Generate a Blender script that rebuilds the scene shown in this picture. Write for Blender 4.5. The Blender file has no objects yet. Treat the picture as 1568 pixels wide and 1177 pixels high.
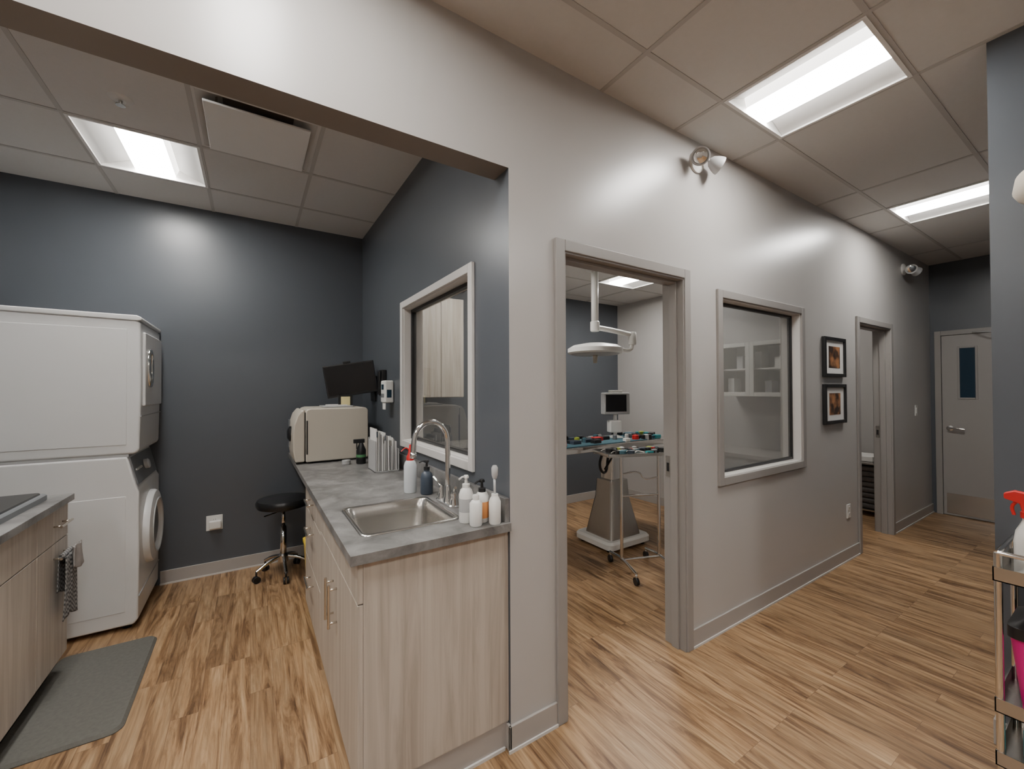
import bpy, bmesh, math, random
from mathutils import Vector, Matrix, Euler
random.seed(3)
S = bpy.context.scene
COL = S.collection

# ------------------------------------------------------------------ materials
def new_mat(name):
    m = bpy.data.materials.new(name); m.use_nodes = True
    nt = m.node_tree; b = nt.nodes['Principled BSDF']
    return m, nt, b
def N(nt, t, **kw):
    n = nt.nodes.new(t)
    for k, v in kw.items():
        setattr(n, k, v)
    return n
def pmat(name, col, rough=0.5, metal=0.0, bump=0.0, bscale=200, var=0.0, vscale=5, emis=None, spec=None, coat=0):
    m, nt, b = new_mat(name)
    b.inputs['Base Color'].default_value = (*col, 1)
    b.inputs['Roughness'].default_value = rough
    b.inputs['Metallic'].default_value = metal
    if spec is not None: b.inputs['Specular IOR Level'].default_value = spec
    if coat: b.inputs['Coat Weight'].default_value = coat
    L = nt.links
    tc = N(nt, 'ShaderNodeNewGeometry')
    n = N(nt, 'ShaderNodeTexNoise'); n.inputs['Scale'].default_value = vscale; n.inputs['Detail'].default_value = 4
    L.new(tc.outputs['Position'], n.inputs['Vector'])
    v = var if var else 0.02
    mx = N(nt, 'ShaderNodeMix', data_type='RGBA')
    mx.inputs['A'].default_value = (*[c * (1 - v) for c in col], 1)
    mx.inputs['B'].default_value = (*[min(1, c * (1 + v)) for c in col], 1)
    L.new(n.outputs['Fac'], mx.inputs['Factor'])
    L.new(mx.outputs['Result'], b.inputs['Base Color'])
    if bump:
        n2 = N(nt, 'ShaderNodeTexNoise'); n2.inputs['Scale'].default_value = bscale; n2.inputs['Detail'].default_value = 2
        L.new(tc.outputs['Position'], n2.inputs['Vector'])
        bp = N(nt, 'ShaderNodeBump'); bp.inputs['Strength'].default_value = bump; bp.inputs['Distance'].default_value = 0.002
        L.new(n2.outputs['Fac'], bp.inputs['Height']); L.new(bp.outputs['Normal'], b.inputs['Normal'])
    if emis:
        b.inputs['Emission Color'].default_value = (*emis[0], 1)
        b.inputs['Emission Strength'].default_value = emis[1]
    return m

def floor_mat():
    m, nt, b = new_mat('vinyl_plank')
    L = nt.links
    g = N(nt, 'ShaderNodeNewGeometry'); sp = N(nt, 'ShaderNodeSeparateXYZ'); L.new(g.outputs['Position'], sp.inputs[0])
    cb = N(nt, 'ShaderNodeCombineXYZ'); L.new(sp.outputs['Y'], cb.inputs['X']); L.new(sp.outputs['X'], cb.inputs['Y'])
    br = N(nt, 'ShaderNodeTexBrick'); L.new(cb.outputs[0], br.inputs['Vector'])
    br.offset = 0.37; br.offset_frequency = 3
    br.inputs['Color1'].default_value = (0, 0, 0, 1); br.inputs['Color2'].default_value = (1, 1, 1, 1)
    br.inputs['Mortar'].default_value = (0.5, 0.5, 0.5, 1)
    br.inputs['Scale'].default_value = 1; br.inputs['Mortar Size'].default_value = 0.0008
    br.inputs['Brick Width'].default_value = 0.92; br.inputs['Row Height'].default_value = 0.102
    rnd = N(nt, 'ShaderNodeSeparateColor'); L.new(br.outputs['Color'], rnd.inputs[0])
    def grain(sx, sy, sc, detail, dist, off):
        mx = N(nt, 'ShaderNodeMath', operation='MULTIPLY'); L.new(sp.outputs['X'], mx.inputs[0]); mx.inputs[1].default_value = sx
        my = N(nt, 'ShaderNodeMath', operation='MULTIPLY'); L.new(sp.outputs['Y'], my.inputs[0]); my.inputs[1].default_value = sy
        mz = N(nt, 'ShaderNodeMath', operation='MULTIPLY_ADD'); L.new(rnd.outputs[0], mz.inputs[0]); mz.inputs[1].default_value = 17; mz.inputs[2].default_value = off
        c = N(nt, 'ShaderNodeCombineXYZ'); L.new(mx.outputs[0], c.inputs[0]); L.new(my.outputs[0], c.inputs[1]); L.new(mz.outputs[0], c.inputs[2])
        n = N(nt, 'ShaderNodeTexNoise'); n.inputs['Scale'].default_value = sc; n.inputs['Detail'].default_value = detail
        n.inputs['Distortion'].default_value = dist; n.inputs['Roughness'].default_value = 0.62
        L.new(c.outputs[0], n.inputs['Vector']); return n
    n1 = grain(15, 1.5, 1.3, 7, 1.1, 0)
    n2 = grain(70, 2.6, 1.6, 4, 0.3, 5)
    r1 = N(nt, 'ShaderNodeValToRGB'); L.new(n1.outputs['Fac'], r1.inputs[0])
    e = r1.color_ramp.elements
    e[0].position = 0.31; e[0].color = (0.105, 0.052, 0.023, 1)
    e[1].position = 0.70; e[1].color = (0.46, 0.305, 0.17, 1)
    x = r1.color_ramp.elements.new(0.42); x.color = (0.215, 0.120, 0.056, 1)
    x = r1.color_ramp.elements.new(0.50); x.color = (0.325, 0.195, 0.098, 1)
    r2 = N(nt, 'ShaderNodeMapRange'); L.new(n2.outputs['Fac'], r2.inputs[0])
    r2.inputs[1].default_value = 0.3; r2.inputs[2].default_value = 0.7; r2.inputs[3].default_value = 0.72; r2.inputs[4].default_value = 1.16
    m1 = N(nt, 'ShaderNodeVectorMath', operation='SCALE'); L.new(r1.outputs[0], m1.inputs[0]); L.new(r2.outputs[0], m1.inputs['Scale'])
    r3 = N(nt, 'ShaderNodeMapRange'); L.new(rnd.outputs[0], r3.inputs[0]); r3.inputs[3].default_value = 0.84; r3.inputs[4].default_value = 1.14
    m2 = N(nt, 'ShaderNodeVectorMath', operation='SCALE'); L.new(m1.outputs[0], m2.inputs[0]); L.new(r3.outputs[0], m2.inputs['Scale'])
    mm = N(nt, 'ShaderNodeMix', data_type='RGBA'); L.new(br.outputs['Fac'], mm.inputs['Factor']); L.new(m2.outputs[0], mm.inputs['A'])
    mm.inputs['B'].default_value = (0.17, 0.095, 0.05, 1)
    L.new(mm.outputs['Result'], b.inputs['Base Color'])
    b.inputs['Roughness'].default_value = 0.38
    bp = N(nt, 'ShaderNodeBump'); bp.inputs['Strength'].default_value = 0.25; bp.inputs['Distance'].default_value = 0.002
    L.new(n2.outputs['Fac'], bp.inputs['Height']); L.new(bp.outputs[0], b.inputs['Normal'])
    return m

def wood_mat(name, c1, c2, axis='Z'):
    m, nt, b = new_mat(name); L = nt.links
    g = N(nt, 'ShaderNodeNewGeometry'); mp = N(nt, 'ShaderNodeMapping'); L.new(g.outputs['Position'], mp.inputs[0])
    mp.inputs['Scale'].default_value = (26, 26, 1.1)
    n = N(nt, 'ShaderNodeTexNoise'); n.inputs['Scale'].default_value = 1.0; n.inputs['Detail'].default_value = 6; n.inputs['Distortion'].default_value = 0.7
    n.inputs['Roughness'].default_value = 0.65
    L.new(mp.outputs[0], n.inputs[0])
    r = N(nt, 'ShaderNodeValToRGB'); L.new(n.outputs['Fac'], r.inputs[0])
    r.color_ramp.elements[0].position = 0.3; r.color_ramp.elements[0].color = (*c1, 1)
    r.color_ramp.elements[1].position = 0.62; r.color_ramp.elements[1].color = (*c2, 1)
    L.new(r.outputs[0], b.inputs['Base Color']); b.inputs['Roughness'].default_value = 0.45
    return m

def counter_mat():
    m, nt, b = new_mat('grey_laminate'); L = nt.links
    g = N(nt, 'ShaderNodeNewGeometry')
    n = N(nt, 'ShaderNodeTexNoise'); n.inputs['Scale'].default_value = 7; n.inputs['Detail'].default_value = 9; n.inputs['Roughness'].default_value = 0.65
    n.inputs['Distortion'].default_value = 0.6
    L.new(g.outputs['Position'], n.inputs[0])
    r = N(nt, 'ShaderNodeValToRGB'); L.new(n.outputs['Fac'], r.inputs[0])
    r.color_ramp.elements[0].position = 0.36; r.color_ramp.elements[0].color = (0.10, 0.097, 0.094, 1)
    r.color_ramp.elements[1].position = 0.66; r.color_ramp.elements[1].color = (0.25, 0.243, 0.236, 1)
    L.new(r.outputs[0], b.inputs['Base Color']); b.inputs['Roughness'].default_value = 0.38
    return m

def glass_mat(name, haze):
    m = bpy.data.materials.new(name); m.use_nodes = True; nt = m.node_tree; L = nt.links
    nt.nodes.clear()
    o = N(nt, 'ShaderNodeOutputMaterial'); t = N(nt, 'ShaderNodeBsdfTransparent'); t.inputs[0].default_value = (0.88, 0.89, 0.88, 1)
    df = N(nt, 'ShaderNodeBsdfDiffuse'); df.inputs[0].default_value = (0.27, 0.265, 0.25, 1)  # grey diffuse share stands in for reflected haze on the pane
    m0 = N(nt, 'ShaderNodeMixShader'); m0.inputs[0].default_value = haze; L.new(t.outputs[0], m0.inputs[1]); L.new(df.outputs[0], m0.inputs[2])
    gl = N(nt, 'ShaderNodeBsdfGlossy'); gl.inputs['Roughness'].default_value = 0.01
    lw = N(nt, 'ShaderNodeLayerWeight'); lw.inputs[0].default_value = 0.5
    pw = N(nt, 'ShaderNodeMath', operation='POWER'); L.new(lw.outputs['Facing'], pw.inputs[0]); pw.inputs[1].default_value = 4
    ma = N(nt, 'ShaderNodeMath', operation='MULTIPLY_ADD'); L.new(pw.outputs[0], ma.inputs[0]); ma.inputs[1].default_value = .85; ma.inputs[2].default_value = .10
    mx = N(nt, 'ShaderNodeMixShader'); L.new(ma.outputs[0], mx.inputs[0]); L.new(m0.outputs[0], mx.inputs[1]); L.new(gl.outputs[0], mx.inputs[2])
    L.new(mx.outputs[0], o.inputs[0])
    return m

def picture_mat(name, seed):
    m, nt, b = new_mat(name); L = nt.links
    g = N(nt, 'ShaderNodeNewGeometry'); mp = N(nt, 'ShaderNodeMapping'); L.new(g.outputs['Position'], mp.inputs[0]); mp.inputs['Location'].default_value = (seed, 0, seed)
    n = N(nt, 'ShaderNodeTexNoise'); n.inputs['Scale'].default_value = 11; n.inputs['Detail'].default_value = 2; L.new(mp.outputs[0], n.inputs[0])
    r = N(nt, 'ShaderNodeValToRGB'); L.new(n.outputs['Fac'], r.inputs[0])
    r.color_ramp.elements[0].position = 0.42; r.color_ramp.elements[0].color = (0.03, 0.015, 0.01, 1)
    r.color_ramp.elements[1].position = 0.62; r.color_ramp.elements[1].color = (0.42, 0.19, 0.08, 1)
    L.new(r.outputs[0], b.inputs['Base Color']); b.inputs['Roughness'].default_value = 0.3
    return m

def check_mat():
    m, nt, b = new_mat('towel_cloth'); L = nt.links
    g = N(nt, 'ShaderNodeNewGeometry')
    c = N(nt, 'ShaderNodeTexChecker'); c.inputs['Scale'].default_value = 90
    c.inputs['Color1'].default_value = (0.07, 0.07, 0.072, 1); c.inputs['Color2'].default_value = (0.27, 0.265, 0.26, 1)
    L.new(g.outputs['Position'], c.inputs[0]); L.new(c.outputs[0], b.inputs['Base Color']); b.inputs['Roughness'].default_value = 0.95
    return m

LS = 72.0
M = {}
M['wall'] = pmat('greige_paint', (0.455, 0.437, 0.42), 0.31, bump=0.06, bscale=120)
M['blue'] = pmat('slate_blue_paint', (0.083, 0.092, 0.105), 0.33, bump=0.06, bscale=120)
M['trim'] = pmat('taupe_frame_paint', (0.295, 0.277, 0.262), 0.4)
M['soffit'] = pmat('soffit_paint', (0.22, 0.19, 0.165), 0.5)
M['lighttrim'] = pmat('light_trim_paint', (0.60, 0.58, 0.555), 0.4)
M['base'] = pmat('rubber_base', (0.38, 0.355, 0.33), 0.45)
M['ceil'] = pmat('ceiling_tile', (0.61, 0.59, 0.565), 0.9, bump=0.3, bscale=350, var=0.03, vscale=40)
M['tbar'] = pmat('ceiling_tbar', (0.46, 0.44, 0.415), 0.6)
M['floor'] = floor_mat()
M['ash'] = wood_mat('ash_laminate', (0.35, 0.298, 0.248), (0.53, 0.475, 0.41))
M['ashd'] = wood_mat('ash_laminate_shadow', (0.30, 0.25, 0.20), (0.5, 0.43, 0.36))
M['counter'] = counter_mat()
M['glass'] = glass_mat('window_glass', 0.12)
M['glass_haze'] = glass_mat('hazed_window_glass', 0.58)  # clear pane with stronger reflection haze painted in as grey
M['white'] = pmat('white_enamel', (0.70, 0.70, 0.695), 0.3)
M['whitep'] = pmat('white_plastic', (0.74, 0.73, 0.70), 0.35)
M['cream'] = pmat('cream_plastic', (0.56, 0.51, 0.43), 0.4)
M['black'] = pmat('black_plastic', (0.012, 0.012, 0.013), 0.35)
M['screen'] = pmat('black_screen', (0.006, 0.006, 0.007), 0.25)
M['vinyl'] = pmat('black_vinyl', (0.015, 0.015, 0.016), 0.28, bump=0.15, bscale=120)
M['chrome'] = pmat('chrome', (0.75, 0.74, 0.72), 0.12, 1.0)
M['steel'] = pmat('brushed_steel', (0.52, 0.50, 0.47), 0.27, 1.0, bump=0.05, bscale=400)
M['brass'] = pmat('satin_nickel_handle', (0.66, 0.61, 0.54), 0.25, 1.0)
M['grey'] = pmat('grey_plastic', (0.17, 0.18, 0.19), 0.4)
M['lgrey'] = pmat('light_grey_plastic', (0.42, 0.42, 0.42), 0.4)
M['reflector'] = pmat('lamp_reflector_white', (0.78, 0.77, 0.75), 0.5)
M['mat'] = pmat('rubber_mat', (0.12, 0.116, 0.102), 0.75, bump=0.6, bscale=90, var=0.25, vscale=60)
M['yellow'] = pmat('yellow_plastic', (0.70, 0.50, 0.04), 0.4)
M['sticky'] = pmat('sticky_note_paper', (0.80, 0.70, 0.35), 0.8)
M['red'] = pmat('red_plastic', (0.60, 0.02, 0.02), 0.35)
M['pink'] = pmat('magenta_plastic', (0.62, 0.01, 0.20), 0.35)
M['teal'] = pmat('teal_plastic', (0.02, 0.28, 0.30), 0.4)
M['green'] = pmat('green_plastic', (0.08, 0.24, 0.10), 0.5)
M['lime'] = pmat('lime_plastic', (0.35, 0.42, 0.05), 0.5)
M['orange'] = pmat('orange_label', (0.80, 0.35, 0.12), 0.5)
M['navy'] = pmat('navy_plastic', (0.05, 0.065, 0.09), 0.35)
M['blueglass'] = pmat('blue_lite_glass', (0.022, 0.045, 0.070), 0.08)
M['door'] = pmat('door_paint', (0.33, 0.312, 0.295), 0.4)
M['paper'] = pmat('paper', (0.72, 0.70, 0.67), 0.8)
M['lens'] = pmat('lamp_lens', (1, 1, 1), 0.4, emis=((1.0, 0.97, 0.925), LS))
M['lens2'] = pmat('lamp_lens_side', (0.9, 0.9, 0.9), 0.4, emis=((1.0, 0.96, 0.90), 4.0))
M['pic1'] = picture_mat('photo_print_a', 1.3)
M['pic2'] = picture_mat('photo_print_b', 4.1)
M['towel'] = check_mat()
M['cloth'] = pmat('folded_cloth', (0.33, 0.31, 0.30), 0.95, var=0.3, vscale=30)
M['dcloth'] = pmat('dark_folded_cloth', (0.10, 0.09, 0.085), 0.95, var=0.3, vscale=30)
M['drape'] = pmat('blue_surgical_drape', (0.05, 0.12, 0.15), 0.9)
M['clear'] = pmat('frosted_bottle', (0.60, 0.63, 0.65), 0.25)
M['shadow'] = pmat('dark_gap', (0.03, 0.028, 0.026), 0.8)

# ------------------------------------------------------------------ geometry helpers
def finish(name, bm, mats, parent=None, smooth=False, bevel=0, seg=2):
    me = bpy.data.meshes.new(name); bm.normal_update(); bm.to_mesh(me); bm.free()
    o = bpy.data.objects.new(name, me); COL.objects.link(o)
    for mm in (mats if isinstance(mats, (list, tuple)) else [mats]): me.materials.append(M[mm])
    if smooth:
        for p in me.polygons: p.use_smooth = True
    if bevel:
        md = o.modifiers.new('bevel', 'BEVEL'); md.width = bevel; md.segments = seg; md.limit_method = 'ANGLE'; md.angle_limit = math.radians(40)
        for p in me.polygons: p.use_smooth = True
        w = o.modifiers.new('wn', 'WEIGHTED_NORMAL'); w.keep_sharp = False
    if parent is not None: attach(o, parent)
    return o
def attach(o, parent):
    o.parent = parent; o.matrix_parent_inverse = Matrix.Translation(parent.location).inverted()
def group(name, loc=(0, 0, 0)):
    e = bpy.data.objects.new(name, None); e.empty_display_size = 0.05; e.location = loc; COL.objects.link(e); return e
def add_box(bm, b, mi=0):
    x0, x1, y0, y1, z0, z1 = b
    v = [bm.verts.new(p) for p in [(x0, y0, z0), (x1, y0, z0), (x1, y1, z0), (x0, y1, z0), (x0, y0, z1), (x1, y0, z1), (x1, y1, z1), (x0, y1, z1)]]
    fs = []
    for f in [(0, 3, 2, 1), (4, 5, 6, 7), (0, 1, 5, 4), (1, 2, 6, 5), (2, 3, 7, 6), (3, 0, 4, 7)]:
        q = bm.faces.new([v[i] for i in f]); q.material_index = mi; fs.append(q)
    return fs
def box(name, x0, x1, y0, y1, z0, z1, mat, parent=None, bevel=0, seg=2):
    bm = bmesh.new(); add_box(bm, (x0, x1, y0, y1, z0, z1)); return finish(name, bm, mat, parent, bevel=bevel, seg=seg)
def boxes(name, lst, mat, parent=None, bevel=0):
    bm = bmesh.new()
    for b in lst: add_box(bm, b)
    return finish(name, bm, mat, parent, bevel=bevel)
def quad(name, pts, mat, parent=None):
    bm = bmesh.new(); bm.faces.new([bm.verts.new(p) for p in pts]); return finish(name, bm, mat, parent)
def cyl(name, p0, p1, r0, mat, parent=None, r1=None, n=28, smooth=True):
    p0 = Vector(p0); p1 = Vector(p1); r1 = r0 if r1 is None else r1
    d = (p1 - p0); q = Vector((0, 0, 1)).rotation_difference(d.normalized())
    bm = bmesh.new(); a = []; b = []
    for i in range(n):
        t = 2 * math.pi * i / n; c = Vector((math.cos(t), math.sin(t), 0))
        a.append(bm.verts.new(p0 + q @ (c * r0))); b.append(bm.verts.new(p1 + q @ (c * r1)))
    for i in range(n):
        f = bm.faces.new([a[i], a[(i + 1) % n], b[(i + 1) % n], b[i]]); f.smooth = True
    bm.faces.new(a[::-1]); bm.faces.new(b)
    return finish(name, bm, mat, parent)
def lathe(name, c, prof, mat, parent=None, n=32, sx=1, sy=1, mats=None, axis=None):
    bm = bmesh.new(); rings = []
    q = Vector((0, 0, 1)).rotation_difference(Vector(axis).normalized()) if axis else None
    for pr in prof:
        ring = []
        for i in range(n):
            t = 2 * math.pi * i / n
            v = Vector((max(pr[0], 1e-4) * math.cos(t) * sx, max(pr[0], 1e-4) * math.sin(t) * sy, pr[1]))
            if q: v = q @ v
            ring.append(bm.verts.new(Vector(c) + v))
        rings.append(ring)
    for k in range(len(rings) - 1):
        mi = prof[k + 1][2] if len(prof[k + 1]) > 2 else 0
        for i in range(n):
            f = bm.faces.new([rings[k][i], rings[k][(i + 1) % n], rings[k + 1][(i + 1) % n], rings[k + 1][i]]); f.smooth = True; f.material_index = mi
    bm.faces.new(rings[0][::-1]); f = bm.faces.new(rings[-1]); f.material_index = prof[-1][2] if len(prof[-1]) > 2 else 0
    o = finish(name, bm, mats or mat, parent)
    md = o.modifiers.new('es', 'EDGE_SPLIT'); md.split_angle = math.radians(38)
    return o
def tube(name, pts, r, mat, parent=None, smooth=True):
    cu = bpy.data.curves.new(name, 'CURVE'); cu.dimensions = '3D'; cu.bevel_depth = r; cu.bevel_resolution = 4; cu.use_fill_caps = True
    if smooth and len(pts) > 2:
        s = cu.splines.new('BEZIER'); s.bezier_points.add(len(pts) - 1)
        for p, q in zip(s.bezier_points, pts): p.co = q; p.handle_left_type = p.handle_right_type = 'AUTO'
    else:
        s = cu.splines.new('POLY'); s.points.add(len(pts) - 1)
        for p, q in zip(s.points, pts): p.co = (*q, 1)
    tmp = bpy.data.objects.new(name + '_c', cu); COL.objects.link(tmp)
    dg = bpy.context.evaluated_depsgraph_get(); me = bpy.data.meshes.new_from_object(tmp.evaluated_get(dg))
    bpy.data.objects.remove(tmp)
    o = bpy.data.objects.new(name, me); COL.objects.link(o); me.materials.clear(); me.materials.append(M[mat])
    for p in me.polygons: p.use_smooth = True
    if parent is not None: attach(o, parent)
    return o
def rrect(x0, x1, y0, y1, r, n=6):
    pts = []
    for cx, cy, a in [(x1 - r, y1 - r, 0), (x0 + r, y1 - r, 90), (x0 + r, y0 + r, 180), (x1 - r, y0 + r, 270)]:
        for i in range(n + 1):
            t = math.radians(a + 90 * i / n); pts.append((cx + r * math.cos(t), cy + r * math.sin(t)))
    return pts
def loft(name, loops, mat, parent=None, cap0=True, cap1=True, smooth=True, split=38):
    bm = bmesh.new(); R = [[bm.verts.new(p) for p in lp] for lp in loops]; n = len(R[0])
    for k in range(len(R) - 1):
        for i in range(n):
            f = bm.faces.new([R[k][i], R[k][(i + 1) % n], R[k + 1][(i + 1) % n], R[k + 1][i]]); f.smooth = smooth
    if cap0: bm.faces.new(R[0][::-1])
    if cap1: bm.faces.new(R[-1])
    o = finish(name, bm, mat, parent)
    if smooth:
        md = o.modifiers.new('es', 'EDGE_SPLIT'); md.split_angle = math.radians(split)
    return o
def rplate(name, x0, x1, y0, y1, z0, z1, r, mat, parent=None, e=0.0):
    P = rrect(x0, x1, y0, y1, r)
    lo = [[(x, y, z0) for x, y in P], [(x, y, z1 - e) for x, y in P]]
    if e:
        Q = rrect(x0 + e, x1 - e, y0 + e, y1 - e, max(r - e, .001)); lo.append([(x, y, z1) for x, y in Q])
    return loft(name, lo, mat, parent)
def prism(name, poly, axis, a0, a1, mat, parent=None, bevel=0):
    def P(p, a):
        return (p[0], a, p[1]) if axis == 'y' else ((a, p[0], p[1]) if axis == 'x' else (p[0], p[1], a))
    bm = bmesh.new(); A = [bm.verts.new(P(p, a0)) for p in poly]; B = [bm.verts.new(P(p, a1)) for p in poly]; n = len(poly)
    for i in range(n): bm.faces.new([A[i], A[(i + 1) % n], B[(i + 1) % n], B[i]])
    bm.faces.new(A[::-1]); bm.faces.new(B); bmesh.ops.recalc_face_normals(bm, faces=bm.faces)
    return finish(name, bm, mat, parent, bevel=bevel)
def panel_holes(name, plane, a0, a1, b0, b1, f0, f1, holes, mats, facefn=None, parent=None):
    A = sorted({a0, a1, *[h[0] for h in holes], *[h[1] for h in holes]}); B = sorted({b0, b1, *[h[2] for h in holes], *[h[3] for h in holes]})
    A = [a for a in A if a0 <= a <= a1]; B = [b for b in B if b0 <= b <= b1]
    def solid(i, j):
        if i < 0 or j < 0 or i >= len(A) - 1 or j >= len(B) - 1: return False
        ca = (A[i] + A[i + 1]) / 2; cb = (B[j] + B[j + 1]) / 2
        return not any(h[0] < ca < h[1] and h[2] < cb < h[3] for h in holes)
    def P(a, b, f): return {'xz': (a, f, b), 'yz': (f, a, b), 'xy': (a, b, f)}[plane]
    bm = bmesh.new(); cache = {}
    def V(a, b, f):
        k = (a, b, f)
        if k not in cache: cache[k] = bm.verts.new(P(a, b, f))
        return cache[k]
    for i in range(len(A) - 1):
        for j in range(len(B) - 1):
            if not solid(i, j): continue
            p, q, r, s = A[i], A[i + 1], B[j], B[j + 1]
            for f in (f0, f1): bm.faces.new([V(p, r, f), V(q, r, f), V(q, s, f), V(p, s, f)])
            if not solid(i - 1, j): bm.faces.new([V(p, r, f0), V(p, s, f0), V(p, s, f1), V(p, r, f1)])
            if not solid(i + 1, j): bm.faces.new([V(q, r, f0), V(q, s, f0), V(q, s, f1), V(q, r, f1)])
            if not solid(i, j - 1): bm.faces.new([V(p, r, f0), V(q, r, f0), V(q, r, f1), V(p, r, f1)])
            if not solid(i, j + 1): bm.faces.new([V(p, s, f0), V(q, s, f0), V(q, s, f1), V(p, s, f1)])
    bmesh.ops.recalc_face_normals(bm, faces=bm.faces)
    if facefn:
        for f in bm.faces: f.material_index = facefn(f.calc_center_median(), f.normal)
    return finish(name, bm, mats, parent)
def casing(name, ax, a0, a1, z0, z1, f0, f1, w, mat, parent=None, bottom=True, bevel=0.003):
    L = [(a0, a0 + w, z0, z1), (a1 - w, a1, z0, z1), (a0 + w, a1 - w, z1 - w, z1)]
    if bottom: L.append((a0 + w, a1 - w, z0, z0 + w))
    if ax == 'x': bl = [(a, b, f0, f1, c, d) for a, b, c, d in L]
    else: bl = [(f0, f1, a, b, c, d) for a, b, c, d in L]
    return boxes(name, bl, mat, parent, bevel=bevel)

# ------------------------------------------------------------------ dimensions
H = 2.975; YW = 1.457; TH = 0.12; XC = 0.915; YB = 4.15; XE = 6.93; XP = 2.65; YP = 0.37; BZ = 2.435
XS1 = 4.45; HS = 2.69
D1 = (1.205, 2.10, 2.135); D2 = (4.68, 5.52, 2.10); W1 = (2.475, 3.55, .940, 2.07)
WB = (1.81, 2.86, 1.14, 2.08)

# ------------------------------------------------------------------ room shell
box('floor', -2.7, XE + .12, -2.8, YB + .12, -0.1, 0, 'floor')
LH = [(-.31, .27, .60, 1.17), (2.05, 2.63, .60, 1.17), (4.42, 4.99, .60, 1.17), (-.31, .27, -1.24, -.67), (2.05, 2.63, -1.24, -.67), (-1.9, -1.33, .60, 1.17), (-1.9, -1.33, -1.24, -.67)]  # troffers behind and left of the camera are unseen, added for fill
LL = [(-.84, -.27, 3.09, 3.68), (-.84, -.27, 1.88, 2.46)]
DIFF = (-.26, .33, 2.48, 3.07)
panel_holes('ceiling', 'xy', -2.7, XE + .12, -2.8, YB + .12, H, H + .12, LH + LL + [DIFF], ['ceil'])
box('ceiling_lid', -2.7, XE + .12, -2.8, YB + .12, H + .12, H + .16, 'ceil')
LSURG = [(3.25, 3.83, 2.75, 3.33), (1.5, 2.08, 2.75, 3.33)]
panel_holes('ceiling_surgery', 'xy', XC + TH, XS1, YW + TH, YB, HS, HS + .08, LSURG, ['ceil'])
w = .011
def tb(name, xs, ys, x0, x1, y0, y1, z):
    bl = []
    for x in xs: bl.append((x - w, x + w, y0, y1, z - .003, z))
    for y in ys: bl.append((x0, x1, y - w, y + w, z - .0035, z))
    return boxes(name, bl, 'tbar')
bl = []
for y in (1.18, .59, -.02, -.63, -1.255, -1.86, -2.47):
    bl.append((-2.58, XP if y < YP else XE, y - w, y + w, H - .003, H))
for x in (-1.91, -.93, -.32, .28, 1.46, 2.04, 2.64, 3.86, 4.41, 5.0, 6.22):
    bl.append((x - w, x + w, -2.68 if x < XP else YP, YW, H - .0035, H))
boxes('ceiling_grid_hall', bl, 'tbar')
tb('ceiling_grid_laundry', (-1.45, -.85, -.265, .34), (1.87, 2.47, 3.08, 3.69), -1.5, XC, YW + TH, YB, H)
tb('ceiling_grid_surgery', (1.49, 2.09, 3.24, 3.84), (2.14, 2.74, 3.34, 3.94), XC + TH, XS1, YW + TH, YB, HS)

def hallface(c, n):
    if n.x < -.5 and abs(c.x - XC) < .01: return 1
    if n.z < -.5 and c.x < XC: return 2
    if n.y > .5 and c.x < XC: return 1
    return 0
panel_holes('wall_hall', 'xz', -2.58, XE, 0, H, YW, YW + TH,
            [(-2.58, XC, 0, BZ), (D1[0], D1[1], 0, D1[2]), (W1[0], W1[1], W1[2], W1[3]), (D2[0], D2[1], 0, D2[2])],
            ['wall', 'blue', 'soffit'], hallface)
panel_holes('wall_divider', 'yz', YW + TH, YB, 0, H, XC, XC + TH, [WB], ['blue', 'wall'], lambda c, n: 1 if n.x > .5 else 0)
panel_holes('wall_back', 'xz', -1.62, XE + .12, 0, H, YB, YB + TH, [], ['blue'])
box('wall_left', -1.62, -1.5, YW + TH, YB, 0, H, 'blue')
box('wall_surgery_side', XS1, XS1 + TH, YW + TH, YB, 0, H, 'wall')
panel_holes('wall_end', 'yz', YP - .2, YB, 0, H, XE, XE + TH, [], ['blue', 'wall'], None)
box('wall_store_side', XE - .02, XE, YW + TH, YB, 0, H, 'wall')
box('wall_right', XP, XE, -2.68, YP, 0, H, 'blue')
box('wall_rear', -2.7, XP, -2.8, -2.68, 0, H, 'wall')
box('wall_west', -2.7, -2.58, -2.68, YW + TH, 0, H, 'wall')

# baseboards
bh = .105; bt = .012
boxes('baseboard_hall', [(XC - bt, D1[0] - .05, YW - bt, YW, 0, bh), (XC - bt, XC, YW - bt, YW + .02, 0, bh),
      (D1[1] + .05, D2[0] - .05, YW - bt, YW, 0, bh), (D2[1] + .05, XE, YW - bt, YW, 0, bh)], 'base', bevel=.003)
boxes('trim_1', [(XC - bt - .006, D1[0] - .05, YW - bt - .006, YW - bt, 0, .012), (D1[1] + .05, D2[0] - .05, YW - bt - .006, YW - bt, 0, .012),
      (D2[1] + .05, XE, YW - bt - .006, YW - bt, 0, .012)], 'lighttrim')
boxes('baseboard_back', [(-.59, XC, YB - bt, YB, 0, bh)], 'base', bevel=.003)
boxes('trim_2', [(-.59, XC, YB - bt - .006, YB - bt, 0, .012)], 'lighttrim')
boxes('baseboard_surgery', [(XC + TH, XS1, YB - bt, YB, 0, bh), (XS1 - bt, XS1, YW + TH, YB - bt, 0, bh)], 'base', bevel=.003)
boxes('baseboard_right', [(XP - bt, XP, -2.68, YP, 0, bh), (XP - bt, XE, YP, YP + bt, 0, bh)], 'base', bevel=.003)

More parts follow.
